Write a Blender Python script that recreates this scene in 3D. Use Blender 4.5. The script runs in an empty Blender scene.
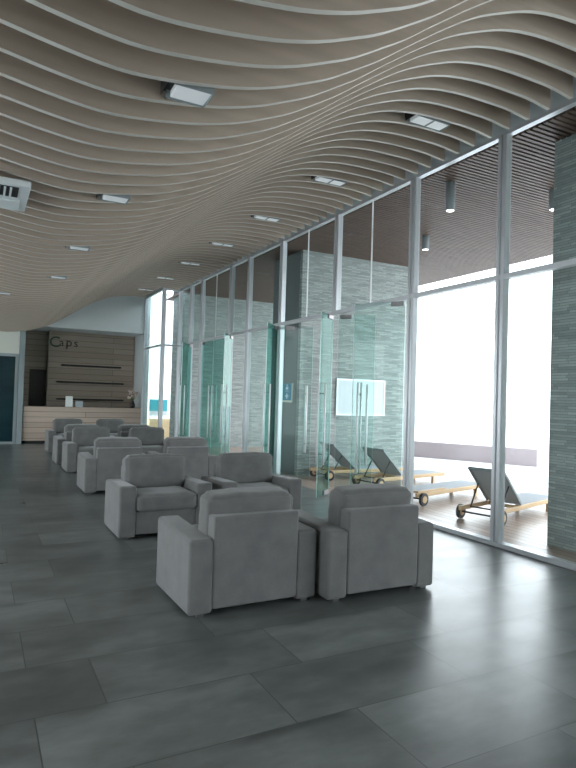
import bpy, bmesh, math, random
from mathutils import Vector, Matrix
random.seed(7)
C = bpy.context.scene.collection
sc = bpy.context.scene

# ------------------------------------------------------------------ materials
def new_mat(name):
    m = bpy.data.materials.new(name); m.use_nodes = True
    nt = m.node_tree; nt.nodes.clear()
    out = nt.nodes.new('ShaderNodeOutputMaterial')
    return m, nt, out
def N(nt, t, **kw):
    n = nt.nodes.new(t)
    for k, v in kw.items(): setattr(n, k, v)
    return n
def mapping(nt, scale=(1, 1, 1), coord='Object'):
    tc = N(nt, 'ShaderNodeTexCoord'); mp = N(nt, 'ShaderNodeMapping')
    mp.inputs['Scale'].default_value = scale
    nt.links.new(tc.outputs[coord], mp.inputs['Vector'])
    return mp.outputs['Vector']
def ramp(nt, fac, stops):
    r = N(nt, 'ShaderNodeValToRGB')
    e = r.color_ramp.elements
    while len(e) < len(stops): e.new(0.5)
    for i, (p, c) in enumerate(stops):
        e[i].position = p; e[i].color = (*c, 1)
    nt.links.new(fac, r.inputs['Fac'])
    return r.outputs['Color']
def bsdf(nt, out, rough=0.6, metal=0.0, spec=0.5):
    b = N(nt, 'ShaderNodeBsdfPrincipled')
    b.inputs['Roughness'].default_value = rough
    b.inputs['Metallic'].default_value = metal
    b.inputs['Specular IOR Level'].default_value = spec
    nt.links.new(b.outputs[0], out.inputs[0])
    return b
def noisy(name, c1, c2, rough=0.6, metal=0.0, scale=(6, 6, 6), bump=0.0, bscale=40, spec=0.4, detail=4):
    m, nt, out = new_mat(name)
    b = bsdf(nt, out, rough, metal, spec)
    v = mapping(nt, scale)
    n = N(nt, 'ShaderNodeTexNoise'); n.inputs['Scale'].default_value = 1; n.inputs['Detail'].default_value = detail
    nt.links.new(v, n.inputs['Vector'])
    nt.links.new(ramp(nt, n.outputs['Fac'], [(0.3, c1), (0.7, c2)]), b.inputs['Base Color'])
    if bump:
        n2 = N(nt, 'ShaderNodeTexNoise'); n2.inputs['Scale'].default_value = bscale; n2.inputs['Detail'].default_value = 3
        nt.links.new(mapping(nt), n2.inputs['Vector'])
        bp = N(nt, 'ShaderNodeBump'); bp.inputs['Strength'].default_value = bump; bp.inputs['Distance'].default_value = 0.01
        nt.links.new(n2.outputs['Fac'], bp.inputs['Height']); nt.links.new(bp.outputs[0], b.inputs['Normal'])
    return m
def srgb(r, g, b):
    f = lambda c: (c/255/12.92) if c/255 <= .04045 else ((c/255+.055)/1.055)**2.4
    return (f(r), f(g), f(b))

def mat_floor():
    m, nt, out = new_mat('slate_tile')
    b = bsdf(nt, out, 0.3, 0, 0.7)
    tc = N(nt, 'ShaderNodeTexCoord')
    mp = N(nt, 'ShaderNodeMapping'); mp.inputs['Location'].default_value = (-0.61, -2.94+0.54*7, 0)
    nt.links.new(tc.outputs['Object'], mp.inputs['Vector'])
    br = N(nt, 'ShaderNodeTexBrick'); br.offset = 0.3; br.offset_frequency = 2; br.squash = 1
    br.inputs['Scale'].default_value = 1; br.inputs['Brick Width'].default_value = 1.08; br.inputs['Row Height'].default_value = 0.54
    br.inputs['Mortar Size'].default_value = 0.0035; br.inputs['Mortar Smooth'].default_value = 0.2
    br.inputs['Color1'].default_value = (0.0, 0.0, 0.0, 1); br.inputs['Color2'].default_value = (1, 1, 1, 1); br.inputs['Mortar'].default_value = (0.5, 0.5, 0.5, 1)
    nt.links.new(mp.outputs[0], br.inputs['Vector'])
    # cloudy patches, stretched along the tile
    def noise(scale, vec_scale, det=6, rough=.6):
        n = N(nt, 'ShaderNodeTexNoise'); n.inputs['Scale'].default_value = scale; n.inputs['Detail'].default_value = det
        n.inputs['Roughness'].default_value = rough
        mq = N(nt, 'ShaderNodeMapping'); mq.inputs['Scale'].default_value = vec_scale
        # per tile shift so that the clouding breaks at the joints
        ad = N(nt, 'ShaderNodeVectorMath', operation='MULTIPLY_ADD')
        ad.inputs[1].default_value = (9, 5, 3); nt.links.new(br.outputs['Color'], ad.inputs[0]); nt.links.new(tc.outputs['Object'], ad.inputs[2])
        nt.links.new(ad.outputs[0], mq.inputs['Vector']); nt.links.new(mq.outputs[0], n.inputs['Vector'])
        return n.outputs['Fac']
    n1 = noise(1.6, (0.7, 1.7, 1)); n2 = noise(5, (0.8, 1.5, 1), 5, .55)
    mx = N(nt, 'ShaderNodeMix', data_type='FLOAT'); mx.inputs[0].default_value = 0.35
    nt.links.new(n1, mx.inputs[2]); nt.links.new(n2, mx.inputs[3])
    col = ramp(nt, mx.outputs[0], [(0.33, (0.075, 0.082, 0.078)), (0.5, (0.135, 0.145, 0.14)), (0.66, (0.21, 0.223, 0.217))])
    tone = N(nt, 'ShaderNodeMix', data_type='RGBA', blend_type='MULTIPLY'); tone.inputs[0].default_value = 1
    tr = ramp(nt, br.outputs['Color'], [(0, (0.72, 0.72, 0.72)), (1, (1.1, 1.1, 1.1))])
    nt.links.new(col, tone.inputs[6]); nt.links.new(tr, tone.inputs[7])
    sy = N(nt, 'ShaderNodeSeparateXYZ'); nt.links.new(mp.outputs[0], sy.inputs[0])
    dv = N(nt, 'ShaderNodeMath', operation='DIVIDE'); dv.inputs[1].default_value = 0.54; nt.links.new(sy.outputs[1], dv.inputs[0])
    frc = N(nt, 'ShaderNodeMath', operation='FRACT'); nt.links.new(dv.outputs[0], frc.inputs[0])
    edge = ramp(nt, frc.outputs[0], [(0.0, (.5, .5, .5)), (0.05, (0, 0, 0)), (0.86, (0, 0, 0)), (0.97, (1, 1, 1))])
    n3 = noise(1.5, (0.8, 0.8, 1), 2)
    em = ramp(nt, n3, [(0.50, (0, 0, 0)), (0.60, (1, 1, 1))])
    mm = N(nt, 'ShaderNodeMath', operation='MULTIPLY'); nt.links.new(edge, mm.inputs[0]); nt.links.new(em, mm.inputs[1])
    st = N(nt, 'ShaderNodeMix', data_type='RGBA', blend_type='MULTIPLY'); nt.links.new(mm.outputs[0], st.inputs[0])
    nt.links.new(tone.outputs[2], st.inputs[6]); st.inputs[7].default_value = (0.55, 0.57, 0.55, 1)
    fin = N(nt, 'ShaderNodeMix', data_type='RGBA')
    nt.links.new(br.outputs['Fac'], fin.inputs[0]); nt.links.new(st.outputs[2], fin.inputs[6]); fin.inputs[7].default_value = (0.05, 0.054, 0.053, 1)
    nt.links.new(fin.outputs[2], b.inputs['Base Color'])
    rr = N(nt, 'ShaderNodeMapRange'); rr.inputs[3].default_value = 0.22; rr.inputs[4].default_value = 0.40
    nt.links.new(n1, rr.inputs[0]); nt.links.new(rr.outputs[0], b.inputs['Roughness'])
    bp = N(nt, 'ShaderNodeBump'); bp.inputs['Strength'].default_value = 0.12; bp.inputs['Distance'].default_value = 0.003
    inv = N(nt, 'ShaderNodeMath', operation='MULTIPLY_ADD'); inv.inputs[1].default_value = -1.5
    nt.links.new(br.outputs['Fac'], inv.inputs[0]); inv.inputs[2].default_value = 1.5
    nt.links.new(inv.outputs[0], bp.inputs['Height']); nt.links.new(bp.outputs[0], b.inputs['Normal'])
    return m

def mat_stone():
    m, nt, out = new_mat('ledgestone')
    b = bsdf(nt, out, 0.85, 0, 0.3)
    tc = N(nt, 'ShaderNodeTexCoord'); sp = N(nt, 'ShaderNodeSeparateXYZ'); nt.links.new(tc.outputs['Object'], sp.inputs[0])
    ad = N(nt, 'ShaderNodeMath', operation='ADD'); nt.links.new(sp.outputs[0], ad.inputs[0]); nt.links.new(sp.outputs[1], ad.inputs[1])
    cb = N(nt, 'ShaderNodeCombineXYZ'); nt.links.new(ad.outputs[0], cb.inputs[0]); nt.links.new(sp.outputs[2], cb.inputs[1])
    br = N(nt, 'ShaderNodeTexBrick'); br.offset = 0.43; br.offset_frequency = 2; br.squash = 1.6; br.squash_frequency = 3
    br.inputs['Scale'].default_value = 1; br.inputs['Brick Width'].default_value = 0.22; br.inputs['Row Height'].default_value = 0.03
    br.inputs['Mortar Size'].default_value = 0.002
    br.inputs['Color1'].default_value = (0.0, 0.0, 0.0, 1); br.inputs['Color2'].default_value = (1, 1, 1, 1); br.inputs['Mortar'].default_value = (0.3, 0.3, 0.3, 1)
    nt.links.new(cb.outputs[0], br.inputs['Vector'])
    n = N(nt, 'ShaderNodeTexNoise'); n.inputs['Scale'].default_value = 5; n.inputs['Detail'].default_value = 8
    mq = N(nt, 'ShaderNodeMapping'); mq.inputs['Scale'].default_value = (1, 5, 1); nt.links.new(cb.outputs[0], mq.inputs[0]); nt.links.new(mq.outputs[0], n.inputs['Vector'])
    mx = N(nt, 'ShaderNodeMix', data_type='FLOAT'); mx.inputs[0].default_value = 0.5
    nt.links.new(br.outputs['Color'], mx.inputs[2]); nt.links.new(n.outputs['Fac'], mx.inputs[3])
    col = ramp(nt, mx.outputs[0], [(0.2, (0.25, 0.285, 0.275)), (0.5, (0.33, 0.37, 0.36)), (0.8, (0.44, 0.485, 0.47))])
    fin = N(nt, 'ShaderNodeMix', data_type='RGBA')
    nt.links.new(br.outputs['Fac'], fin.inputs[0]); nt.links.new(col, fin.inputs[6]); fin.inputs[7].default_value = (0.16, 0.175, 0.165, 1)
    nt.links.new(fin.outputs[2], b.inputs['Base Color'])
    bp = N(nt, 'ShaderNodeBump'); bp.inputs['Strength'].default_value = 0.8; bp.inputs['Distance'].default_value = 0.02
    nt.links.new(mx.outputs[0], bp.inputs['Height']); nt.links.new(bp.outputs[0], b.inputs['Normal'])
    return m

def mat_planks(name, c1, c2, gap, row=0.16, width=2.4, axis='xz', rough=0.5):
    m, nt, out = new_mat(name)
    b = bsdf(nt, out, rough, 0, 0.4)
    tc = N(nt, 'ShaderNodeTexCoord'); sp = N(nt, 'ShaderNodeSeparateXYZ'); nt.links.new(tc.outputs['Object'], sp.inputs[0])
    cb = N(nt, 'ShaderNodeCombineXYZ')
    idx = {'x': 0, 'y': 1, 'z': 2}
    nt.links.new(sp.outputs[idx[axis[0]]], cb.inputs[0]); nt.links.new(sp.outputs[idx[axis[1]]], cb.inputs[1])
    br = N(nt, 'ShaderNodeTexBrick'); br.offset = 0.37
    br.inputs['Scale'].default_value = 1; br.inputs['Brick Width'].default_value = width; br.inputs['Row Height'].default_value = row
    br.inputs['Mortar Size'].default_value = 0.006
    br.inputs['Color1'].default_value = (0, 0, 0, 1); br.inputs['Color2'].default_value = (1, 1, 1, 1); br.inputs['Mortar'].default_value = (0.5, .5, .5, 1)
    nt.links.new(cb.outputs[0], br.inputs['Vector'])
    n = N(nt, 'ShaderNodeTexNoise'); n.inputs['Scale'].default_value = 3; n.inputs['Detail'].default_value = 6
    mq = N(nt, 'ShaderNodeMapping'); mq.inputs['Scale'].default_value = (0.6, 12, 1); nt.links.new(cb.outputs[0], mq.inputs[0]); nt.links.new(mq.outputs[0], n.inputs['Vector'])
    mx = N(nt, 'ShaderNodeMix', data_type='FLOAT'); mx.inputs[0].default_value = 0.6
    nt.links.new(br.outputs['Color'], mx.inputs[2]); nt.links.new(n.outputs['Fac'], mx.inputs[3])
    col = ramp(nt, mx.outputs[0], [(0.25, c1), (0.75, c2)])
    fin = N(nt, 'ShaderNodeMix', data_type='RGBA')
    nt.links.new(br.outputs['Fac'], fin.inputs[0]); nt.links.new(col, fin.inputs[6]); fin.inputs[7].default_value = (*gap, 1)
    nt.links.new(fin.outputs[2], b.inputs['Base Color'])
    return m

def mat_fabric():
    m, nt, out = new_mat('grey_weave')
    b = bsdf(nt, out, 0.95, 0, 0.15)
    v = mapping(nt)
    n = N(nt, 'ShaderNodeTexNoise'); n.inputs['Scale'].default_value = 7; n.inputs['Detail'].default_value = 5
    nt.links.new(v, n.inputs['Vector'])
    n2 = N(nt, 'ShaderNodeTexNoise'); n2.inputs['Scale'].default_value = 260; n2.inputs['Detail'].default_value = 2
    nt.links.new(v, n2.inputs['Vector'])
    mx = N(nt, 'ShaderNodeMix', data_type='FLOAT'); mx.inputs[0].default_value = 0.45
    nt.links.new(n.outputs['Fac'], mx.inputs[2]); nt.links.new(n2.outputs['Fac'], mx.inputs[3])
    nt.links.new(ramp(nt, mx.outputs[0], [(0.3, (0.13, 0.128, 0.127)), (0.7, (0.195, 0.191, 0.188))]), b.inputs['Base Color'])
    b.inputs['Sheen Weight'].default_value = 0.25; b.inputs['Sheen Roughness'].default_value = 0.5
    bp = N(nt, 'ShaderNodeBump'); bp.inputs['Strength'].default_value = 0.35; bp.inputs['Distance'].default_value = 0.01
    ad = N(nt, 'ShaderNodeMath', operation='MULTIPLY_ADD'); ad.inputs[1].default_value = 0.15
    nt.links.new(n2.outputs['Fac'], ad.inputs[0]); nt.links.new(n.outputs['Fac'], ad.inputs[2])
    nt.links.new(ad.outputs[0], bp.inputs['Height']); nt.links.new(bp.outputs[0], b.inputs['Normal'])
    return m

def mat_glass(name, tint, obl, refl=1.0):
    """architectural sheet glass: see-through, greener the more obliquely one looks through it, with clear surface reflection"""
    m, nt, out = new_mat(name)
    tr = N(nt, 'ShaderNodeBsdfTransparent'); gl = N(nt, 'ShaderNodeBsdfGlossy'); gl.inputs['Roughness'].default_value = 0.0
    lw = N(nt, 'ShaderNodeLayerWeight'); lw.inputs['Blend'].default_value = 0.5
    nt.links.new(ramp(nt, lw.outputs['Facing'], [(0.0, tint), (0.4, tint), (0.95, obl)]), tr.inputs['Color'])
    pw = N(nt, 'ShaderNodeMath', operation='POWER'); pw.inputs[1].default_value = 5   # Schlick reflectance, the same from both sides
    nt.links.new(lw.outputs['Facing'], pw.inputs[0])
    mu = N(nt, 'ShaderNodeMath', operation='MULTIPLY_ADD'); mu.inputs[1].default_value = .96*refl; mu.inputs[2].default_value = .04*refl
    nt.links.new(pw.outputs[0], mu.inputs[0])
    mx = N(nt, 'ShaderNodeMixShader')
    nt.links.new(mu.outputs[0], mx.inputs[0]); nt.links.new(tr.outputs[0], mx.inputs[1]); nt.links.new(gl.outputs[0], mx.inputs[2])
    nt.links.new(mx.outputs[0], out.inputs[0])
    return m
def mat_emit(name, col, strength, base=(0.8, 0.8, 0.8)):
    m, nt, out = new_mat(name)
    b = bsdf(nt, out, 0.5)
    v = mapping(nt, (30, 30, 30)); n = N(nt, 'ShaderNodeTexNoise'); nt.links.new(v, n.inputs['Vector'])
    nt.links.new(ramp(nt, n.outputs['Fac'], [(0.3, tuple(c*.96 for c in base)), (0.7, base)]), b.inputs['Base Color'])
    b.inputs['Emission Color'].default_value = (*col, 1); b.inputs['Emission Strength'].default_value = strength
    return m

M = {}
M['floor'] = mat_floor()
M['stone'] = mat_stone()
M['fabric'] = mat_fabric()
M['fin'] = noisy('maple_fin', (0.44, 0.365, 0.295), (0.52, 0.435, 0.355), 0.6, scale=(0.8, 8, 14), spec=0.2)
M['fin_edge'] = noisy('pale_edge_band', (0.60, 0.57, 0.51), (0.68, 0.65, 0.59), 0.5, scale=(2, 8, 8))
M['slab'] = noisy('plain_board', (0.55, 0.52, 0.47), (0.6, 0.57, 0.52), 0.9, scale=(1, 1, 1))
M['header'] = noisy('grey_paint', (0.68, 0.74, 0.77), (0.74, 0.79, 0.82), 0.7, scale=(1, 1, 1))
M['white'] = noisy('white_paint', (0.70, 0.74, 0.74), (0.76, 0.79, 0.79), 0.7, scale=(1, 1, 1))
M['cream'] = noisy('cream_paint', (0.66, 0.66, 0.58), (0.72, 0.72, 0.64), 0.7, scale=(1, 1, 1))
M['alu'] = noisy('satin_aluminium', (0.64, 0.66, 0.69), (0.72, 0.74, 0.77), 0.35, 0.35, scale=(2, 2, 2))
M['greycol'] = noisy('grey_column_paint', (0.26, 0.30, 0.31), (0.31, 0.35, 0.36), 0.6, scale=(1, 1, 1))
M['steel'] = noisy('brushed_steel', (0.86, 0.87, 0.88), (0.94, 0.95, 0.96), 0.4, 0.1, scale=(3, 3, 60))
M['darksteel'] = noisy('dark_fitting', (0.05, 0.05, 0.05), (0.09, 0.09, 0.09), 0.4, 0.5)
M['black'] = noisy('black_plastic', (0.012, 0.012, 0.012), (0.03, 0.03, 0.03), 0.5)
M['foot'] = noisy('grey_foot', (0.08, 0.08, 0.08), (0.11, 0.11, 0.11), 0.5)
M['panel'] = mat_planks('wood_wall_panel', (0.33, 0.265, 0.21), (0.44, 0.355, 0.29), (0.14, 0.11, 0.09), 0.17, 6.0)
M['counter'] = mat_planks('pale_counter_plank', (0.46, 0.36, 0.29), (0.60, 0.48, 0.40), (0.16, 0.12, 0.10), 0.15, 8.0)
M['darkdoor'] = noisy('dark_brown_door', (0.05, 0.042, 0.035), (0.07, 0.058, 0.048), 0.5, scale=(2, 2, 20))
M['deck'] = mat_planks('terrace_deck_board', (0.36, 0.27, 0.22), (0.52, 0.40, 0.33), (0.12, 0.09, 0.07), 0.14, 2.6, 'yx', 0.35)
M['slat'] = noisy('stained_slat', (0.085, 0.058, 0.045), (0.14, 0.095, 0.075), 0.55, scale=(2, 20, 20))
M['soffit'] = noisy('dark_soffit', (0.02, 0.02, 0.022), (0.03, 0.03, 0.03), 0.9)
M['ground'] = noisy('pale_concrete', (0.70, 0.68, 0.66), (0.80, 0.78, 0.76), 0.9, scale=(.5, .5, .5))
M['parapet'] = noisy('mauve_parapet', (0.36, 0.30, 0.31), (0.42, 0.355, 0.365), 0.8, scale=(1, 1, 1))
M['teak'] = noisy('teak', (0.50, 0.34, 0.19), (0.66, 0.47, 0.28), 0.5, scale=(3, 30, 30))
M['sling'] = noisy('sling_mesh', (0.33, 0.35, 0.37), (0.42, 0.44, 0.46), 0.75, scale=(200, 200, 200))
M['rubber'] = noisy('dark_wheel', (0.04, 0.04, 0.045), (0.07, 0.07, 0.07), 0.6)
M['glass'] = mat_glass('clear_pane', (0.95, 0.97, 0.965), (0.80, 0.90, 0.88), 0.42)
M['doorglass'] = mat_glass('green_toughened_glass', (0.88, 0.955, 0.94), (0.24, 0.62, 0.55), 0.3)
M['glassedge'] = noisy('polished_glass_edge', (0.55, 0.80, 0.76), (0.65, 0.88, 0.84), 0.15, scale=(3, 3, 3), spec=1.0)
M['darkglass'] = noisy('dark_teal_glass', (0.006, 0.022, 0.03), (0.012, 0.042, 0.05), 0.12, scale=(1, 1, 3), spec=.35)
M['diffuser'] = mat_emit('frosted_diffuser', (0.85, 0.95, 1.0), 0.11)
M['ledbulb'] = mat_emit('lit_lamp_face', (1.0, 0.98, 0.92), 3.0)
M['acwhite'] = noisy('white_ac_plastic', (0.70, 0.74, 0.74), (0.76, 0.80, 0.80), 0.45)
M['whiteboard'] = noisy('white_board', (0.62, 0.66, 0.70), (0.68, 0.72, 0.76), 0.4, scale=(8, 8, 3))
M['blue_sign'] = noisy('blue_sign_face', (0.02, 0.20, 0.33), (0.03, 0.24, 0.38), 0.4)
M['sign_white'] = noisy('pale_pictogram', (0.5, 0.72, 0.85), (0.58, 0.80, 0.92), 0.5)
M['teal'] = noisy('teal_banner', (0.03, 0.27, 0.33), (0.06, 0.33, 0.40), 0.5)
M['tan'] = noisy('tan_timber', (0.50, 0.38, 0.22), (0.62, 0.48, 0.30), 0.6, scale=(3, 3, 20))
M['letter_green'] = noisy('dark_green_letter', (0.015, 0.06, 0.04), (0.02, 0.075, 0.05), 0.4)
M['letter_brown'] = noisy('dark_brown_letter', (0.03, 0.026, 0.022), (0.05, 0.042, 0.036), 0.4)
M['leaf'] = noisy('green_leaf', (0.05, 0.13, 0.03), (0.12, 0.25, 0.07), 0.6, scale=(20, 20, 20))
M['petal'] = noisy('pale_pink_petal', (0.62, 0.42, 0.40), (0.85, 0.72, 0.66), 0.6, scale=(12, 12, 12))
M['ceramic'] = noisy('dark_ceramic', (0.035, 0.03, 0.03), (0.06, 0.05, 0.05), 0.25)
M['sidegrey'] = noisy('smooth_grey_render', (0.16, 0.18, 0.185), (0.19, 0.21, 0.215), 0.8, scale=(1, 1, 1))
M['fitting'] = noisy('brushed_fitting', (0.22, 0.21, 0.21), (0.28, 0.27, 0.27), 0.4, 0.4)
M['paper'] = noisy('white_card', (0.82, 0.84, 0.80), (0.90, 0.91, 0.88), 0.6)
M['printed'] = noisy('grey_card', (0.42, 0.47, 0.52), (0.52, 0.56, 0.60), 0.5)

# ------------------------------------------------------------------ mesh helpers
def box(bm, x0, x1, y0, y1, z0, z1, bevel=0.0, seg=3, mat=0, mtx=None):
    r = bmesh.ops.create_cube(bm, size=1)
    vs = r['verts']
    for v in vs:
        v.co = Vector((x0+(v.co.x+.5)*(x1-x0), y0+(v.co.y+.5)*(y1-y0), z0+(v.co.z+.5)*(z1-z0)))
    fs = list({f for v in vs for f in v.link_faces})
    for f in fs: f.material_index = mat
    if bevel:
        es = list({e for v in vs for e in v.link_edges})
        g = bmesh.ops.bevel(bm, geom=es+vs, offset=bevel, segments=seg, profile=0.5, affect='EDGES', clamp_overlap=True)
        vs = list({v for f in g['faces'] for v in f.verts} | {v for v in vs if v.is_valid})
        for f in g['faces']: f.material_index = mat
    if mtx is not None:
        for v in vs: v.co = mtx @ v.co
    return vs
def tube(bm, pts, r, n=10, mat=0, cap=True):
    pts = [Vector(p) for p in pts]; rings = []
    for i, p in enumerate(pts):
        d = (pts[min(i+1, len(pts)-1)] - pts[max(i-1, 0)]).normalized()
        a = Vector((0, 0, 1)) if abs(d.z) < .9 else Vector((1, 0, 0))
        u = d.cross(a).normalized(); w = d.cross(u)
        rings.append([bm.verts.new(p+(u*math.cos(2*math.pi*k/n)+w*math.sin(2*math.pi*k/n))*r) for k in range(n)])
    for a, b in zip(rings, rings[1:]):
        for k in range(n):
            f = bm.faces.new((a[k], a[(k+1) % n], b[(k+1) % n], b[k])); f.material_index = mat; f.smooth = True
    if cap:
        bm.faces.new(rings[0][::-1]).material_index = mat; bm.faces.new(rings[-1]).material_index = mat
def lathe(bm, prof, n=16, c=(0, 0, 0), mat=0):
    rings = []
    for r, z in prof:
        rings.append([bm.verts.new((c[0]+r*math.cos(2*math.pi*k/n), c[1]+r*math.sin(2*math.pi*k/n), c[2]+z)) for k in range(n)])
    for a, b in zip(rings, rings[1:]):
        for k in range(n):
            f = bm.faces.new((a[k], a[(k+1) % n], b[(k+1) % n], b[k])); f.material_index = mat; f.smooth = True
    bm.faces.new(rings[0][::-1]); bm.faces.new(rings[-1])
def obj(name, bm, mats, parent=None, smooth=False, loc=(0, 0, 0), rotz=0):
    me = bpy.data.meshes.new(name)
    bmesh.ops.recalc_face_normals(bm, faces=bm.faces)
    bm.to_mesh(me); bm.free()
    if not isinstance(mats, (list, tuple)): mats = [mats]
    for m in mats: me.materials.append(m)
    if smooth:
        for p in me.polygons: p.use_smooth = True
    o = bpy.data.objects.new(name, me); C.objects.link(o)
    if parent: o.parent = parent
    o.location = loc; o.rotation_euler = (0, 0, rotz)
    return o
def tag(o, label=None, cat=None, group=None, kind=None):
    if label: o['label'] = label
    if cat: o['category'] = cat
    if group: o['group'] = group
    if kind: o['kind'] = kind
    return o
def thing(name, label, cat, loc=(0, 0, 0), rotz=0, group=None, kind=None):
    o = bpy.data.objects.new(name, None); C.objects.link(o)
    o.location = loc; o.rotation_euler = (0, 0, rotz); o.empty_display_size = 0.1
    return tag(o, label, cat, group, kind)
def struct(name, bm, m, label, cat, smooth=False):
    return tag(obj(name, bm, m, smooth=smooth), label, cat, kind='structure')
def B(*boxes, **kw):
    bm = bmesh.new()
    for b in boxes: box(bm, *b, **kw)
    return bm
def dup(root, loc, rotz, label, group=None):
    r = root.copy(); C.objects.link(r); r.location = loc; r.rotation_euler = (0, 0, rotz); r['label'] = label
    if group: r['group'] = group
    for ch in list(root.children):
        c = ch.copy(); C.objects.link(c); c.parent = r
        for g in list(ch.children):
            d = g.copy(); C.objects.link(d); d.parent = c
    return r

GX = 4.93       # glass line
JY = 16.0       # where the glass line steps inwards
JX = 4.46
WX = -3.6       # far left wall
# ------------------------------------------------------------------ floor, ceiling slab, walls
struct('floor', B((WX-.2, GX+.05, -3.2, 20.4, -0.15, 0)), M['floor'], 'dark grey slate-look tiled lobby floor', 'floor')
struct('ceiling', B((WX-.2, GX+.1, -3.2, JY+.05, 4.95, 5.1), (WX-.2, JX+.1, JY+.05, 20.4, 4.95, 5.1)), M['slab'], 'plain board ceiling hidden above the wavy fins', 'ceiling')
struct('wall_right', B((GX-.02, GX+.1, -3.2, JY+.05, 4.42, 4.95), (JX-.02, JX+.1, JY+.05, 18.0, 4.44, 4.95), (JX, GX+.1, JY, JY+.1, 4.44, 4.95)),
       M['header'], 'grey header band above the tall glass wall', 'wall')
# left wall with window openings (beyond the frame, it lets daylight in)
struct('wall_left', B((WX-.2, WX, -3.2, 20.4, 0, 0.25), (WX-.2, WX, -3.2, 20.4, 3.2, 4.95), (WX-.2, WX, -3.2, -2.4, .25, 3.2), (WX-.2, WX, 17.0, 20.4, .25, 3.2),
       (WX-.2, WX, -2.4, 1.2, .25, 3.2), *[(WX-.2, WX, y-.15, y+.15, .25, 3.2) for y in (1.2, 5, 13.95)], (WX-.2, WX, 8.85, 11.2, .25, 3.2)), M['white'], 'white wall with tall windows on the left side', 'wall')
struct('wall_front', B((WX, GX+.1, -3.2, -3.0, 0, 4.95)), M['white'], 'plain white wall behind the viewer', 'wall')
# back of the lobby
struct('wall_back', B((1.12, 4.62, 19.98, 20.4, 0, 4.95), (WX, 1.0, 18.0, 18.15, 2.50, 4.95), (WX, -1.0, 18.0, 18.15, 0, 2.5), (WX, 1.1, 20.2, 20.4, 0, 4.95)),
       M['cream'], 'cream end wall above the dark glass door', 'wall')
struct('trim_bulkhead', B((1.2, 4.46, 18.0, 19.98, 3.32, 4.95)), M['white'], 'white bulkhead above the reception desk', 'bulkhead')
struct('wall_right_end', B((4.46, 4.62, 18.0, 19.98, 0, 4.95)), M['white'], 'pale side wall at the right end of the reception desk', 'wall')
struct('trim_column', B((0.99, 1.13, 17.95, 19.98, 0, 4.95), bevel=.01), M['greycol'], 'grey column left of the reception desk', 'column')
# dark glass door at far left end
d = thing('door_1', 'dark tinted glass door at the far left end', 'door', (0, 18.05, 0), kind='structure')
obj('frame', B((0.90, .98, -.05, .05, 0, 2.5), (-1.0, .9, -.05, .05, 2.42, 2.5), (-1.0, -.94, -.05, .05, 0, 2.42), (-.94, .90, -.05, .05, 0, .06)), M['greycol'], d)
obj('pane', B((-.94, .90, -.012, .012, .06, 2.42)), M['darkglass'], d)
# timber lining behind the desk
struct('trim_panelling', B((1.86, 4.44, 19.2, 19.35, 0, 3.32)), M['panel'], 'horizontal timber boarding behind the reception shelves', 'wall panelling')
struct('trim_side_panelling', B((1.13, 1.38, 19.6, 19.75, 0, 3.32), (1.38, 1.86, 19.6, 19.75, 2.15, 3.32)), M['panel'], 'timber boarding around the recessed dark door', 'wall panelling')
d = thing('door_2', 'dark brown recessed door left of the reception shelves', 'door', (0, 19.72, 0), kind='structure')
obj('leaf', B((1.38, 1.86, 0, .05, 0, 2.15)), M['darkdoor'], d)

# ------------------------------------------------------------------ reception
t = thing('reception_desk', 'long pale timber reception desk with horizontal boards at the back', 'reception desk', (2.82, 18.04, 0))
obj('front_panel', B((-1.67, 1.61, 0, .06, .08, 1.0)), M['counter'], t)
obj('side_panel', B((1.55, 1.60, .06, .70, .08, 1.0)), M['counter'], t)
obj('side_panel', B((-1.66, -1.60, .06, .70, .08, 1.0)), M['counter'], t)
obj('plinth', B((-1.6, 1.55, .04, .66, 0, .08)), M['black'], t)
obj('countertop', B((-1.67, 1.63, -.03, .72, 1.0, 1.05), bevel=.008), M['counter'], t)
for z, w0, w1, lab in ((2.27, 2.23, 3.99, 'topmost black wall shelf above the reception desk'), (1.76, 2.11, 4.08, 'middle black wall shelf behind the reception desk'), (1.24, 2.12, 4.10, 'lowest black wall shelf just above the reception desk')):
    tag(obj('wall_shelf', B((w0, w1, 18.95, 19.199, z, z+.045), bevel=.004), M['black']), lab, 'shelf', 'black shelves behind the reception desk')
# lettering
t = thing('wall_lettering', 'raised shop name letters above the black shelves', 'sign', (0, 19.17, 0))
def letter(ch, x, z, size, m, par):
    cu = bpy.data.curves.new('tmp', 'FONT'); cu.body = ch; cu.size = size; cu.extrude = 0.012; cu.resolution_u = 4
    o = bpy.data.objects.new('tmp', cu); C.objects.link(o)
    me = bpy.data.meshes.new_from_object(o); bpy.data.objects.remove(o)
    me.name = 'letter'
    me.materials.clear(); me.materials.append(m)
    n = bpy.data.objects.new('letter', me); C.objects.link(n); n.parent = par
    n.location = (x, 0.012, z); n.rotation_euler = (math.pi/2, 0, 0)
letter('C', 1.86, 2.84, .46, M['letter_green'], t)
for ch, x, z, s in (('a', 2.15, 2.88, .34), ('p', 2.34, 2.88, .38), ('s', 2.57, 2.88, .34)): letter(ch, x, z, s, M['letter_brown'], t)
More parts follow.
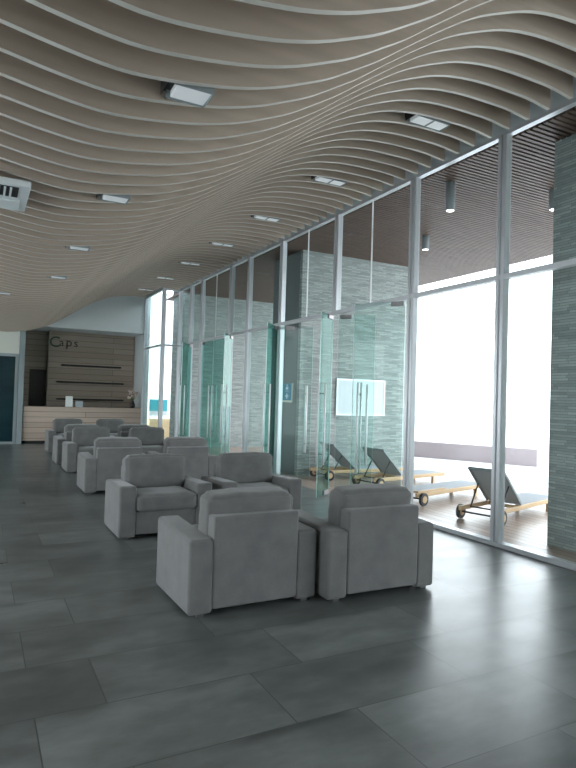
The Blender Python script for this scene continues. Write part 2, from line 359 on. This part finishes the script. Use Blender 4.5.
# things on the desk
t = thing('card_stand', 'white upright card standing on the reception desk', 'card', (2.36, 18.1, 1.05))
obj('card', B((-.10, .10, -.006, .006, .012, .31), bevel=.003), M['paper'], t)
obj('base', B((-.11, .11, -.04, .04, 0, .012), bevel=.003), M['acwhite'], t)
t = thing('desk_sign', 'small grey sign on the reception desk right of the white card', 'sign', (2.64, 18.12, 1.05))
obj('plate', B((-.10, .11, -.006, .006, .012, .17), bevel=.003), M['printed'], t)
obj('base', B((-.10, .11, -.03, .03, 0, .012), bevel=.003), M['acwhite'], t)
t = thing('flower_vase', 'dark vase of pale pink flowers at the right end of the desk', 'vase', (4.22, 18.25, 1.05))
bm = bmesh.new(); lathe(bm, [(.05, 0), (.075, .03), (.085, .09), (.06, .16), (.04, .2), (.05, .22)]); obj('vase', bm, M['ceramic'], t)
bm = bmesh.new(); bl = bmesh.new(); bs = bmesh.new()
for i in range(26):
    a = random.uniform(0, 6.28); r = random.uniform(.02, .17); z = .30+random.uniform(0, .22)
    p = Vector((r*math.cos(a), r*math.sin(a)*.8, z))
    g = bmesh.ops.create_icosphere(bm, subdivisions=1, radius=random.uniform(.028, .05), matrix=Matrix.Translation(p))
    tube(bs, [(0, 0, .15), p*.5+Vector((0, 0, .1)), p], .004, 5)
    q = Vector((r*1.0*math.cos(a+1), r*math.sin(a+1), z-.08))
    vs = [bl.verts.new(q+Vector(w)) for w in ((-.04, 0, 0), (0, -.015, .01), (.05, 0, .03), (0, .015, .01))]; bl.faces.new(vs)
obj('flowers', bm, M['petal'], t); obj('stems', bs, M['leaf'], t); obj('leaves', bl, M['leaf'], t)

# ------------------------------------------------------------------ wavy fins
PROF = [(-3.55, 3.72), (-3.0, 3.80), (-2.4, 3.78), (-1.8, 3.65), (-1.2, 3.46), (-.6, 3.27), (-.3, 3.19), (0.05, 3.13), (0.3, 3.09), (0.55, 3.065), (0.75, 3.075), (1.0, 3.11), (1.2, 3.15), (1.4, 3.21), (1.56, 3.275),
        (1.73, 3.35), (1.9, 3.45), (2.08, 3.56), (2.26, 3.69), (2.41, 3.795), (2.6, 3.925), (2.85, 4.08), (3.1, 4.195), (3.38, 4.30), (3.66, 4.36), (3.95, 4.39), (4.27, 4.40), (4.5, 4.40), (4.81, 4.37)]
def prof(x):
    for i in range(len(PROF)-1):
        if x <= PROF[i+1][0]: break
    p0 = PROF[max(i-1, 0)]; p1 = PROF[i]; p2 = PROF[i+1]; p3 = PROF[min(i+2, len(PROF)-1)]
    t = (x-p1[0])/(p2[0]-p1[0]); h = p2[0]-p1[0]
    m1 = (p2[1]-p0[1])/(p2[0]-p0[0]); m2 = (p3[1]-p1[1])/(p3[0]-p1[0])
    return ((2*t**3-3*t**2+1)*p1[1]+(t**3-2*t**2+t)*h*m1+(-2*t**3+3*t**2)*p2[1]+(t**3-t**2)*h*m2)
def fin_mesh(xend, th=.034, n=110):
    bm = bmesh.new(); top = 4.95; rows = []
    x0 = WX+.03
    for i in range(n+1):
        x = x0+(xend-x0)*i/n; z = prof(x)
        rows.append([bm.verts.new((x, y, zz)) for y, zz in ((-th/2, top), (-th/2, z), (th/2, z), (th/2, top))])
    for a, b in zip(rows, rows[1:]):
        for k in range(4):
            f = bm.faces.new((a[k], a[(k+1) % 4], b[(k+1) % 4], b[k])); f.material_index = 1 if k == 1 else 0
    bm.faces.new(rows[0]); bm.faces.new(rows[-1][::-1])
    bmesh.ops.recalc_face_normals(bm, faces=bm.faces)
    me = bpy.data.meshes.new('ceiling_fin'); bm.to_mesh(me); bm.free()
    me.materials.append(M['fin']); me.materials.append(M['fin_edge'])
    return me
FD = .243
fm1 = fin_mesh(4.80); fm2 = fin_mesh(4.34)
ordn = ['first', 'second', 'third', 'fourth', 'fifth', 'sixth', 'seventh', 'eighth']
pairs = ['nearest', 'second', 'third', 'fourth', 'fifth', 'sixth', 'farthest']
for k in range(-13, 58):
    y = 3.87+FD*k
    o = bpy.data.objects.new('ceiling_fin', fm1 if y < JY-.1 else fm2); C.objects.link(o); o.location = (0, y, 0)
    if k <= 3:
        d = 3-k
        lab = ('wavy wooden ceiling fin touching the near side of the nearest twin light panels' if d == 0 else
               'wavy wooden ceiling fin, number %d counted towards the viewer from the nearest twin light panels' % (d+1))
    else:
        n, r = divmod(k-4, 8)
        lab = 'wavy wooden ceiling fin, %s one beyond the %s twin light panels by the glass' % (ordn[r], pairs[n])
    tag(o, lab, 'ceiling fin', 'wavy wooden ceiling fins')

def ceiling_light(x, y, twin, label, zz=None):
    w = .40 if twin else .19
    z = (zz if zz else min(prof(x-w/2), prof(x+w/2), prof(x))+.004)
    t = thing('ceiling_light', label, 'ceiling light', (x, y, z), group='light panels between the ceiling fins')
    obj('housing', B((-w/2-.045, w/2+.004, -.10, .10, .045, .16), (-w/2-.049, -w/2-.045, -.084, .084, 0.01, .16)), M['darksteel'], t)
    obj('frame', B((-w/2-.02, w/2+.006, .078, .083, 0, .045), (-w/2-.02, w/2+.006, -.083, -.078, 0, .045), (w/2, w/2+.006, -.078, .078, 0, .045),
        *([(-.006, .006, -.078, .078, .0, .045)] if twin else [])), M['greycol'], t)
    for a, b in (((-w/2, -.006), (.006, w/2)) if twin else ((-w/2, w/2),)):
        obj('diffuser', B((a+.002, b-.002, -.076, .076, .006, .044), bevel=.004, seg=2), M['diffuser'], t)
on = ['nearest', 'second', 'third', 'fourth', 'fifth', 'sixth', 'farthest']
for n in range(7):
    ceiling_light(4.05, 3.87+FD*(3.5+8*n), True, 'twin white ceiling light panel beside the glass wall, %s of its row' % on[n])
for n in range(4):
    ceiling_light(.95, 3.87+FD*(-3.5+8*n), False, 'single white ceiling light panel in the low trough, %s of its row' % ['nearest', 'second', 'third', 'farthest'][n])
ceiling_light(.33, 3.87+FD*(28.5), False, 'single white ceiling light panel at the far left picture edge')

# AC cassette
t = thing('air_conditioner', 'white ceiling air conditioner with a dark louvre grille', 'air conditioner', (-.22, 5.16, 3.02))
obj('casing', B((-.52, .52, -.34, .34, 0, .05), bevel=.008), M['acwhite'], t)
g = bmesh.new()
for i in range(20): box(g, -.40+i*.041, -.385+i*.041, -.29, -.06, -.012, .002)
obj('grille', g, M['acwhite'], t)
obj('grille_recess', B((-.43, .44, -.30, -.05, -.004, .001)), M['black'], t)
obj('flap', B((-.46, .46, .02, .28, -.018, -.001), bevel=.008), M['acwhite'], t)

# ------------------------------------------------------------------ glass wall
MUL = [(-2.6, 0), (-1.0, 0), (0.6, 0), (2.2, 0), (3.1, 0), (4.52, 1), (5.99, 1), (7.83, 2), (9.72, 1), (11.22, 1), (12.2, 1), (14.12, 1), (14.98, 1), (15.97, 1)]
gw = thing('window_1', 'tall aluminium framed glass wall along the right side of the lobby', 'glass wall', (0, 0, 0), kind='structure')
def mullion(y, z0=0.0, x=GX):
    bm = bmesh.new()
    box(bm, x-.045, x+.045, y-.058, y-.012, z0, 4.40, bevel=.004, seg=1)
    box(bm, x-.045, x+.045, y+.008, y+.055, z0, 4.40, bevel=.004, seg=1)
    box(bm, x-.025, x+.025, y-.012, y+.008, z0, 4.40)
    obj('mullion', bm, M['alu'], gw)
for y, kd in MUL:
    mullion(y, 2.86 if kd == 2 else 0.0)
ZT = 2.83
obj('head_frame', B((GX-.025, GX+.05, -3.0, JY, 4.385, 4.42)), M['alu'], gw)
obj('transom', B((GX-.04, GX+.04, -3.0, JY, ZT-.0, ZT+.055)), M['alu'], gw)
obj('sill_track', B((GX-.055, GX+.055, -3.0, 5.96, 0, .05), (GX-.055, GX+.055, 9.78, 11.2, 0, .05), bevel=.006, seg=1), M['alu'], gw)
def pane(y0, y1, z0, z1, x=GX):
    obj('pane', B((x-.006, x+.006, y0, y1, z0, z1)), M['glass'], gw)
ys = [y for y, k in MUL]
for a, b in zip(ys, ys[1:]):
    mid = [(a+.055, b-.058)]
    if b-a > 1.7: mid = [(a+.055, (a+b)/2-.006), ((a+b)/2+.006, b-.058)]
    for p, q in mid: pane(p, q, ZT+.055, 4.38)
for a, b in zip(ys, ys[1:]):
    if b <= 6.02 or (a > 9.6 and b < 11.3) or a > 14.9: pane(a+.055, b-.058, .05, ZT)
# silicone joints in the upper panes
for y in (6.92, 8.775, 13.16):
    obj('glass_joint', B((GX-.009, GX+.009, y-.007, y+.007, ZT+.055, 4.38)), M['steel'], gw)
# inward step at the end of the glass wall
g2 = thing('window_2', 'stepped glazing bay at the far end of the glass wall', 'glass wall', (0, 0, 0), kind='structure')
for x, y in ((JX+.02, JY+.03), (JX, 17.92), ):
    obj('mullion', B((x-.05, x+.05, y-.05, y+.05, 0, 4.44), bevel=.004, seg=1), M['alu'], g2)
obj('transom', B((JX, GX-.04, JY-.03, JY+.03, ZT, ZT+.055), (JX-.03, JX+.03, JY+.08, 17.87, ZT, ZT+.055), (JX-.04, GX-.04, JY-.03, JY+.03, 4.38, 4.44), (JX-.03, JX+.03, JY+.08, 17.87, 4.38, 4.44), (JX+.05, GX-.04, JY-.02, JY+.04, 0, .05), (JX-.03, JX+.03, JY+.08, 17.87, 0, .05)), M['alu'], g2)
obj('pane', B((JX+.05, GX-.05, JY, JY+.012, .05, ZT)), M['glass'], g2)
obj('pane', B((JX+.05, GX-.05, JY, JY+.012, ZT+.055, 4.38)), M['glass'], g2)
obj('pane', B((JX-.006, JX+.006, JY+.08, 17.87, .05, ZT)), M['glass'], g2)
obj('pane', B((JX-.006, JX+.006, JY+.08, 17.87, ZT+.055, 4.38)), M['glass'], g2)
# left wall windows
for n, (a, b) in enumerate(((1.35, 4.85), (5.15, 8.85), (11.2, 13.8), (14.1, 17.0))):
    w = thing('window_%d' % (n+3), 'tall window in the left wall', 'window', (WX-.1, 0, 0), kind='structure')
    obj('frame', B((-.03, .03, a, b, .25, .31), (-.03, .03, a, b, 3.14, 3.2), (-.03, .03, a, a+.06, .31, 3.14), (-.03, .03, b-.06, b, .31, 3.14), (-.03, .03, (a+b)/2-.03, (a+b)/2+.03, .31, 3.14)), M['alu'], w)
    obj('pane', B((-.006, .006, a+.06, (a+b)/2-.03, .31, 3.14)), M['glass'], w)
    obj('pane', B((-.006, .006, (a+b)/2+.03, b-.06, .31, 3.14)), M['glass'], w)

# ------------------------------------------------------------------ frameless glass doors
DN = [2]
def glass_door(hx, hy, fx, fy, label, hand=1):
    DN[0] += 1
    a = math.atan2(fy-hy, fx-hx); L = math.hypot(fx-hx, fy-hy)
    t = thing('door_%d' % DN[0], label, 'glass door', (hx, hy, 0), a, group='green frameless glass doors', kind='structure')
    bm = B((0.0, L, -.006, .006, .015, ZT-.012))
    obj('glass_leaf', bm, M['doorglass'], t)
    obj('polished_edge', B((L, L+.004, -.006, .006, .015, ZT-.012), (-.004, 0, -.006, .006, .015, ZT-.012)), M['glassedge'], t)
    obj('patch_fitting', B((0.02, .20, -.018, .018, ZT-.075, ZT-.012), bevel=.004, seg=1), M['fitting'], t)
    obj('patch_fitting', B((0.02, .20, -.018, .018, .015, .09), bevel=.004, seg=1), M['fitting'], t)
    for s in (-1, 1):
        bm = bmesh.new()
        tube(bm, [(L-.10, s*.055, .50), (L-.10, s*.055, 1.74)], .014, 10)
        h = obj('pull_handle', bm, M['steel'], t)
        bm = bmesh.new()
        for z in (.66, 1.58): tube(bm, [(L-.10, s*.006, z), (L-.10, s*.045, z)], .008, 8)
        obj('standoff', bm, M['darksteel'], h)
glass_door(GX, 6.13, 4.56, 6.76, 'glass door leaf opened inwards, nearest to the loungers')
glass_door(GX, 7.75, 5.42, 7.46, 'glass door leaf opened outwards in front of the white board')
glass_door(GX, 7.92, 4.55, 7.66-.02, 'glass door leaf opened inwards, second from the near mullion')
glass_door(GX, 9.60, 5.47, 9.47, 'glass door leaf opened outwards beside the blue sign')
glass_door(GX, 9.86, 4.46, 9.33, 'glass door leaf opened inwards just beyond the blue sign')
glass_door(GX, 12.08, 4.52, 11.5, 'glass door leaf opened inwards in the far doorway, nearest leaf')
glass_door(GX, 12.32, GX, 13.22, 'closed glass door leaf in the far doorway, nearer one')
glass_door(GX, 14.02, 4.93, 13.24, 'closed glass door leaf in the far doorway, farther one')
glass_door(GX, 14.90, 4.50, 14.3, 'glass door leaf opened inwards, farthest of all the leaves')

# ------------------------------------------------------------------ armchairs
def cushion(x0, x1, y0, y1, z0, z1, puff=.03, seed=0, cuts=9, tilt=0.0, crown=0.0):
    bm = bmesh.new()
    bmesh.ops.create_cube(bm, size=2)
    bmesh.ops.subdivide_edges(bm, edges=bm.edges[:], cuts=cuts, use_grid_fill=True)
    rnd = random.Random(seed); ph = [rnd.uniform(0, 6.28) for _ in range(6)]
    cx, cy, cz = (x0+x1)/2, (y0+y1)/2, (z0+z1)/2; hx, hy, hz = (x1-x0)/2, (y1-y0)/2, (z1-z0)/2
    hm = min(hx, hy, hz); r = hm*.46
    for v in bm.verts:
        u = Vector([math.copysign(abs(math.sin(c*math.pi/2))**.85, c) if abs(c) > 1e-6 else 0.0 for c in v.co])
        p = Vector((u.x*hx, u.y*hy, u.z*hz))
        q = Vector((max(-hx+r, min(hx-r, p.x)), max(-hy+r, min(hy-r, p.y)), max(-hz+r, min(hz-r, p.z))))
        dd = p-q
        if dd.length > 1e-6: p = q+dd.normalized()*r
        wx = 1-u.x**10; wy = 1-u.y**10; wz = 1-u.z**10
        nrm = Vector((u.x if abs(u.x) > .98 else 0, u.y if abs(u.y) > .98 else 0, u.z if abs(u.z) > .98 else 0))
        if nrm.length: nrm.normalize()
        w = (wy*wz if abs(u.x) > .98 else 1)*(wx*wz if abs(u.y) > .98 else 1)*(wx*wy if abs(u.z) > .98 else 1)
        p += nrm*puff*w
        k = .0028*(math.sin(7*u.x+ph[0]+2*u.z)+math.sin(9*u.z+ph[1]+3*u.x)+.7*math.sin(15*u.x+ph[2]-5*u.y))
        p += nrm*k
        if u.z > 0: p.z += crown*math.cos(u.x*1.3)*u.z
        v.co = p
    R = Matrix.Translation((cx, cy, cz)) @ Matrix.Rotation(tilt, 4, 'X')
    for v in bm.verts: v.co = R @ v.co
    return bm
def arm_bm(s):
    bm = bmesh.new()
    box(bm, .322, .50, -.385, .380, .02, .545, bevel=.028, seg=4)
    for v in bm.verts:
        if v.co.z > .45: v.co.z += -.025*(v.co.y+.39)/.78+.008*math.cos((v.co.x-.41)*14)
        v.co.x *= s
    return bm
def make_armchair():
    t = thing('armchair', 'x', 'armchair', group='grey fabric armchairs in the lobby')
    obj('seat_base', B((-.325, .325, -.365, .30, .045, .275), bevel=.012), M['fabric'], t, True)
    for s in (-1, 1): obj('armrest', arm_bm(s), M['fabric'], t, True)
    bm = bmesh.new(); box(bm, -.33, .33, .24, .385, .045, .675, bevel=.018, seg=3)
    for v in bm.verts: v.co.y += .012*(v.co.z-.3)
    obj('backrest', bm, M['fabric'], t, True)
    obj('seat_cushion', cushion(-.318, .318, -.405, .14, .28, .45, .012, 3), M['fabric'], t, True)
    obj('back_cushion', cushion(-.333, .333, .07, .285, .43, .80, .016, 5, tilt=-.11, crown=.0, cuts=11), M['fabric'], t, True)
    for sx in (-1, 1):
        for sy in (-1, 1):
            obj('leg', B((sx*.41-.03, sx*.41+.03, sy*.33-.03, sy*.33+.03, 0, .03), bevel=.004, seg=1), M['foot'], t)
    return t
def shade_ok():
    for o in C.objects:
        if o.type == 'MESH' and o.name.split('.')[0] in ('armrest', 'backrest', 'seat_base', 'seat_cushion', 'back_cushion'):
            m = o.modifiers.new('wn', 'WEIGHTED_NORMAL'); m.keep_sharp = True
proto = make_armchair(); shade_ok()
R_ = math.radians
chairs = [
 (1.785, 4.18, 180+1, 'grey armchair seen from behind, nearest to the viewer on the left'),
 (2.825, 4.07, 180-1, 'grey armchair seen from behind, nearest to the glass wall in the front pair'),
 (1.81, 6.47, 0, 'grey armchair facing the viewer just beyond the left front armchair'),
 (2.93, 6.47, 0, 'grey armchair facing the viewer, mostly hidden behind the front pair'),
 (1.93, 9.39, 180, 'grey armchair with its back to us directly behind the left viewer-facing one'),
 (3.00, 9.39, 180, 'grey armchair with its back to us in the third row, glass wall side'),
 (1.99, 11.79, 0, 'left viewer-facing grey armchair in the fourth row from the viewer'),
 (3.08, 11.79, 0, 'right viewer-facing grey armchair in the fourth row, beside the far glass doors'),
 (1.96, 13.10, 180, 'left grey armchair turned towards the reception desk in the fifth row'),
 (3.05, 13.10, 180, 'right grey armchair turned towards the reception desk in the fifth row'),
 (2.03, 15.49, 0, 'leftmost grey armchair of the last row before the reception desk'),
 (3.07, 15.49, 0, 'right grey armchair of the last row before the reception desk')]
for i, (x, y, a, lab) in enumerate(chairs):
    if i == 0:
        proto.location = (x, y, 0); proto.rotation_euler = (0, 0, R_(a)); proto['label'] = lab
    else: dup(proto, (x, y, 0), R_(a), lab)

# ------------------------------------------------------------------ terrace
struct('terrace_floor', B((GX+.05, 9.6, -4, 24, -.15, -.01)), M['deck'], 'timber decked terrace floor outside the glass', 'decking')
struct('ground', B((9.6, 60, -30, 70, -.2, -.03), (-40, 9.6, 24, 70, -.2, -.03), (-40, WX-.2, -30, 24, -.2, -.03)), M['ground'], 'pale concrete ground beyond the terrace', 'ground')
bm = bmesh.new()
y = -3.9
while y < 17.9:
    if y < JY or True: box(bm, GX+.12, 9.7, y, y+.042, 4.40, 4.44)
    y += .072
struct('ceiling_terrace', bm, M['slat'], 'dark slatted timber ceiling over the terrace', 'ceiling')
struct('roof_terrace', B((GX+.1, 9.75, -4, 15.9, 4.50, 4.85), (5.3, 9.75, 15.9, 18, 4.50, 4.85)), M['soffit'], 'dark soffit above the terrace slats', 'roof')
struct('wall_pillar', B((5.53, 6.7, 3.2, 4.37, -.01, 4.5)), M['stone'], 'stone clad pillar just outside the glass at the right edge', 'pillar')
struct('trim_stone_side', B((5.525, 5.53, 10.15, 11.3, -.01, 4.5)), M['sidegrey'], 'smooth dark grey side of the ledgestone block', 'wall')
struct('wall_stone', B((5.53, 8.38, 10.05, 11.3, -.01, 4.5)), M['stone'], 'grey-green ledgestone block carrying the white board', 'wall')
struct('wall_stone_far', B((5.15, 9.0, 16.3, 17.4, -.01, 4.5)), M['stone'], 'far ledgestone wall at the end of the terrace', 'wall')
# terrace lamps
for x, y, zb, lab in ((5.42, 5.87, 4.03, 'cylinder lamp under the terrace slats, nearest to the glass'), (6.83, 7.99, 4.16, 'small cylinder lamp under the slats near the stone block'), (6.77, 5.35, 4.14, 'cylinder lamp half hidden by the stone pillar')):
    t = thing('cylinder_lamp', lab, 'lamp', (x, y, zb), group='cylinder lamps on the terrace ceiling')
    bm = bmesh.new(); lathe(bm, [(.055, .0), (.06, .01), (.06, 4.43-zb)], 20); obj('body', bm, M['greycol'], t)
    bm = bmesh.new(); lathe(bm, [(.048, -.004), (.048, .006)], 20); obj('lamp_face', bm, M['ledbulb'], t)
# board on the stone block
t = thing('notice_board', 'large white board hung on the stone block behind the doors', 'board', (6.97, 10.045, 1.55))
obj('frame', B((-.60, .60, -.03, 0, .34, .37), (-.60, .60, -.03, 0, -.37, -.34), (-.60, -.57, -.03, 0, -.34, .34), (.57, .60, -.03, 0, -.34, .34)), M['alu'], t)
obj('board_face', B((-.57, .57, -.02, 0, -.34, .34)), M['whiteboard'], t)
# blue restroom sign
t = thing('restroom_sign', 'blue sign with pale figures on the side of the stone block', 'sign', (5.52, 10.52, 1.61))
obj('plate', B((-.02, 0, -.22, .22, -.16, .18), bevel=.003, seg=1), M['blue_sign'], t)
obj('frame', B((-.028, 0, -.25, .25, -.20, -.16), (-.028, 0, -.25, -.22, -.16, .18)), M['cream'], t)
bm = bmesh.new()
for yy in (-.02,):
    g = bmesh.ops.create_uvsphere(bm, u_segments=12, v_segments=8, radius=.022, matrix=Matrix.Translation((-.022, yy, .14)) @ Matrix.Scale(.3, 4, (1, 0, 0)))
    box(bm, -.026, -.018, yy-.05, yy+.05, .055, .11)
    box(bm, -.026, -.018, yy-.07, yy+.07, .02, .03)
    box(bm, -.026, -.018, yy-.02, yy+.02, -.13, -.02)
    box(bm, -.026, -.018, yy-.06, yy+.06, -.09, -.055)
obj('pictogram', bm, M['sign_white'], t)
# parapet
bm = bmesh.new()
P0 = Vector((9.9, 14.6, 0)); P1 = Vector((12.35, 10.1, 0)); dn = (P1-P0).normalized(); nn = Vector((-dn.y, dn.x, 0))
vs = [bm.verts.new(P) for P in (P0, P1, P1+nn*.3, P0+nn*.3)]
f = bm.faces.new(vs); e = bmesh.ops.extrude_face_region(bm, geom=[f])
for v in e['geom']:
    if isinstance(v, bmesh.types.BMVert): v.co.z = .40
for v in bm.verts:
    if v.co.z < .1: v.co.z = -.03
struct('wall_parapet', bm, M['parapet'], 'low mauve parapet wall beyond the terrace', 'low wall')

# ------------------------------------------------------------------ loungers
def make_lounger(ang):
    t = thing('sun_lounger', 'x', 'sun lounger', group='teak sun loungers on the terrace')
    z0, z1 = .115, .175
    bm = bmesh.new()
    for s in (-1, 1): box(bm, .0, 1.95, s*.235-.018, s*.235+.018, z0, z1, bevel=.006, seg=1)
    obj('side_rails', bm, M['teak'], t)
    obj('foot_rail', B((1.89, 1.94, -.217, .217, z0, z1)), M['teak'], t)
    obj('cross_bar', B((.74, .79, -.217, .217, z0, z1-.02)), M['teak'], t)
    for s in (-1, 1): obj('leg', B((1.60, 1.65, s*.225-.02, s*.225+.02, -.01, z0+.02)), M['teak'], t)
    for s in (-1, 1):
        bm = bmesh.new()
        tube(bm, [(.12, s*.285-.02, .085), (.12, s*.285+.02, .085)], .092, 28)
        w = obj('wheel', bm, M['rubber'], t)
        bm = bmesh.new(); tube(bm, [(.12, s*.285-.025, .085), (.12, s*.285+.025, .085)], .052, 18); obj('hub', bm, M['teak'], w)
    bm = bmesh.new(); tube(bm, [(.12, -.29, .085), (.12, .29, .085)], .012, 8); obj('axle', bm, M['darksteel'], t)
    obj('seat_sling', B((.76, 1.90, -.225, .225, z1-.004, z1+.008)), M['sling'], t)
    R = Matrix.Translation((.73, 0, z1)) @ Matrix.Rotation(ang, 4, 'Y')
    bm = bmesh.new()
    for s in (-1, 1): box(bm, -.70, 0, s*.235-.015, s*.235+.015, 0, .03, mtx=R)
    box(bm, -.70, -.67, -.235, .235, 0, .03, mtx=R)
    bf = obj('backrest_frame', bm, M['teak' if ang < .1 else 'greycol'], t)
    bm = bmesh.new(); box(bm, -.68, 0, -.22, .22, .012, .022, mtx=R); obj('back_sling', bm, M['sling'], bf)
    if ang > .1:
        bm = bmesh.new()
        for s in (-1, 1):
            p = R @ Vector((-.40, s*.21, 0)); tube(bm, [p, (.24, s*.21, z0+.03)], .010, 8)
        tube(bm, [(.24, -.25, z0+.03), (.24, .25, z0+.03)], .010, 8)
        obj('prop_stay', bm, M['darksteel'], t)
    return t
l = make_lounger(R_(42)); l.location = (5.63, 5.50, 0); l.rotation_euler = (0, 0, R_(16)); l['label'] = 'sun lounger with raised back between the mullion and the stone pillar'
dup(l, (5.95, 8.42, 0), R_(11), 'sun lounger with raised back seen through the green glass doors, nearer one')
dup(l, (5.70, 9.60, 0), R_(0), 'sun lounger with raised back close against the stone block, under the white board')
l2 = make_lounger(0); l2.location = (5.60, 6.92, 0); l2.rotation_euler = (0, 0, R_(14)); l2['label'] = 'sun lounger lying flat just left of the metal mullion, its back lowered'

# ------------------------------------------------------------------ beyond the far end of the glass
struct('wall_garden', B((2.0, 9.5, 23.0, 23.3, -.05, 5.5)), M['white'], 'cream outdoor wall behind the far end of the glass', 'wall')
t = thing('banner', 'teal banner board outside beyond the reception windows', 'banner', (5.78, 21.0, 0))
obj('post', B((-.33, -.29, -.02, .02, -.03, 1.3)), M['alu'], t); obj('post', B((.29, .33, -.02, .02, -.03, 1.3)), M['alu'], t)
obj('banner_face', B((-.33, .33, -.03, -.02, .88, 1.3)), M['teal'], t)
obj('lower_strip', B((-.33, .33, -.03, -.02, .72, .88)), M['printed'], t)
t = thing('planter_box', 'tan timber planter box standing in front of the teal banner', 'planter', (5.85, 20.5, -.03))
obj('box', B((-.55, .45, -.2, .2, 0, .66), bevel=.01), M['tan'], t)
t = thing('garden_shrub', 'small green shrub right of the tan planter box outside', 'shrub', (6.75, 20.6, -.03))
bm = bmesh.new()
for i in range(420):
    a = random.uniform(0, 6.28); r = .30*math.sqrt(random.random()); z = random.uniform(.12, .95)
    r *= math.sin(min(1, z/.95)*2.6+.3)+.15
    p = Vector((r*math.cos(a), r*math.sin(a), z)); d = Vector((random.uniform(-1, 1), random.uniform(-1, 1), random.uniform(-.3, 1))).normalized()*.05
    q = d.cross(Vector((0, 0, 1))).normalized()*.018
    bm.faces.new([bm.verts.new(v) for v in (p-d, p+q, p+d, p-q)])
obj('foliage', bm, M['leaf'], t)
bm = bmesh.new()
for i in range(5): tube(bm, [(0, 0, 0), (random.uniform(-.15, .15), random.uniform(-.15, .15), .7)], .01, 6)
obj('stems', bm, M['darkdoor'], t)

# ------------------------------------------------------------------ light
w = bpy.data.worlds.new('sky'); sc.world = w; w.use_nodes = True
nt = w.node_tree; nt.nodes.clear()
out = nt.nodes.new('ShaderNodeOutputWorld'); bg = nt.nodes.new('ShaderNodeBackground')
tc = nt.nodes.new('ShaderNodeTexCoord'); sp = nt.nodes.new('ShaderNodeSeparateXYZ'); nt.links.new(tc.outputs['Generated'], sp.inputs[0])
nt.links.new(ramp(nt, sp.outputs[2], [(0.0, (0.93, 0.97, 1.0)), (1.0, (0.74, 0.86, 1.0))]), bg.inputs['Color'])
bg.inputs['Strength'].default_value = 3.2
nt.links.new(bg.outputs[0], out.inputs[0])
def portal(loc, rot, sx, sy):
    l = bpy.data.lights.new('daylight_portal', 'AREA'); l.shape = 'RECTANGLE'; l.size = sx; l.size_y = sy
    l.cycles.is_portal = True
    o = bpy.data.objects.new('daylight_portal', l); C.objects.link(o); o.location = loc; o.rotation_euler = rot
portal((GX+.12, 6.5, 2.2), (0, R_(90), 0), 4.4, 19)
portal((WX-.22, 9.1, 1.75), (0, R_(-90), 0), 3.0, 16)
portal((4.7, 17.0, 2.2), (0, R_(90), 0), 4.4, 1.9)

# ------------------------------------------------------------------ camera
cam = bpy.data.cameras.new('camera'); co = bpy.data.objects.new('camera', cam); C.objects.link(co)
cam.sensor_fit = 'VERTICAL'; cam.sensor_height = 36; cam.lens = 590/768*36; cam.clip_end = 300
yaw = math.atan(310/590); pitch = .0235; roll = .030
F = Vector((math.sin(yaw)*math.cos(pitch), math.cos(yaw)*math.cos(pitch), math.sin(pitch)))
Rv = Vector((math.cos(yaw), -math.sin(yaw), 0)); U = Rv.cross(F)
R2 = Rv*math.cos(roll)+U*math.sin(roll); U2 = -Rv*math.sin(roll)+U*math.cos(roll)
co.matrix_world = Matrix(((R2.x, U2.x, -F.x, 0), (R2.y, U2.y, -F.y, 0), (R2.z, U2.z, -F.z, 1.5), (0, 0, 0, 1)))
sc.camera = co
sc.view_settings.view_transform = 'Standard'; sc.view_settings.look = 'None'
sc.view_settings.gamma = 1; sc.view_settings.exposure = 0.95; sc.view_settings.use_curve_mapping = False
sc.cycles.max_bounces = 10; sc.cycles.diffuse_bounces = 5; sc.cycles.glossy_bounces = 4
sc.cycles.transparent_max_bounces = 24; sc.cycles.transmission_bounces = 6
sc.cycles.sample_clamp_indirect = 6
sc.cycles.use_denoising = True
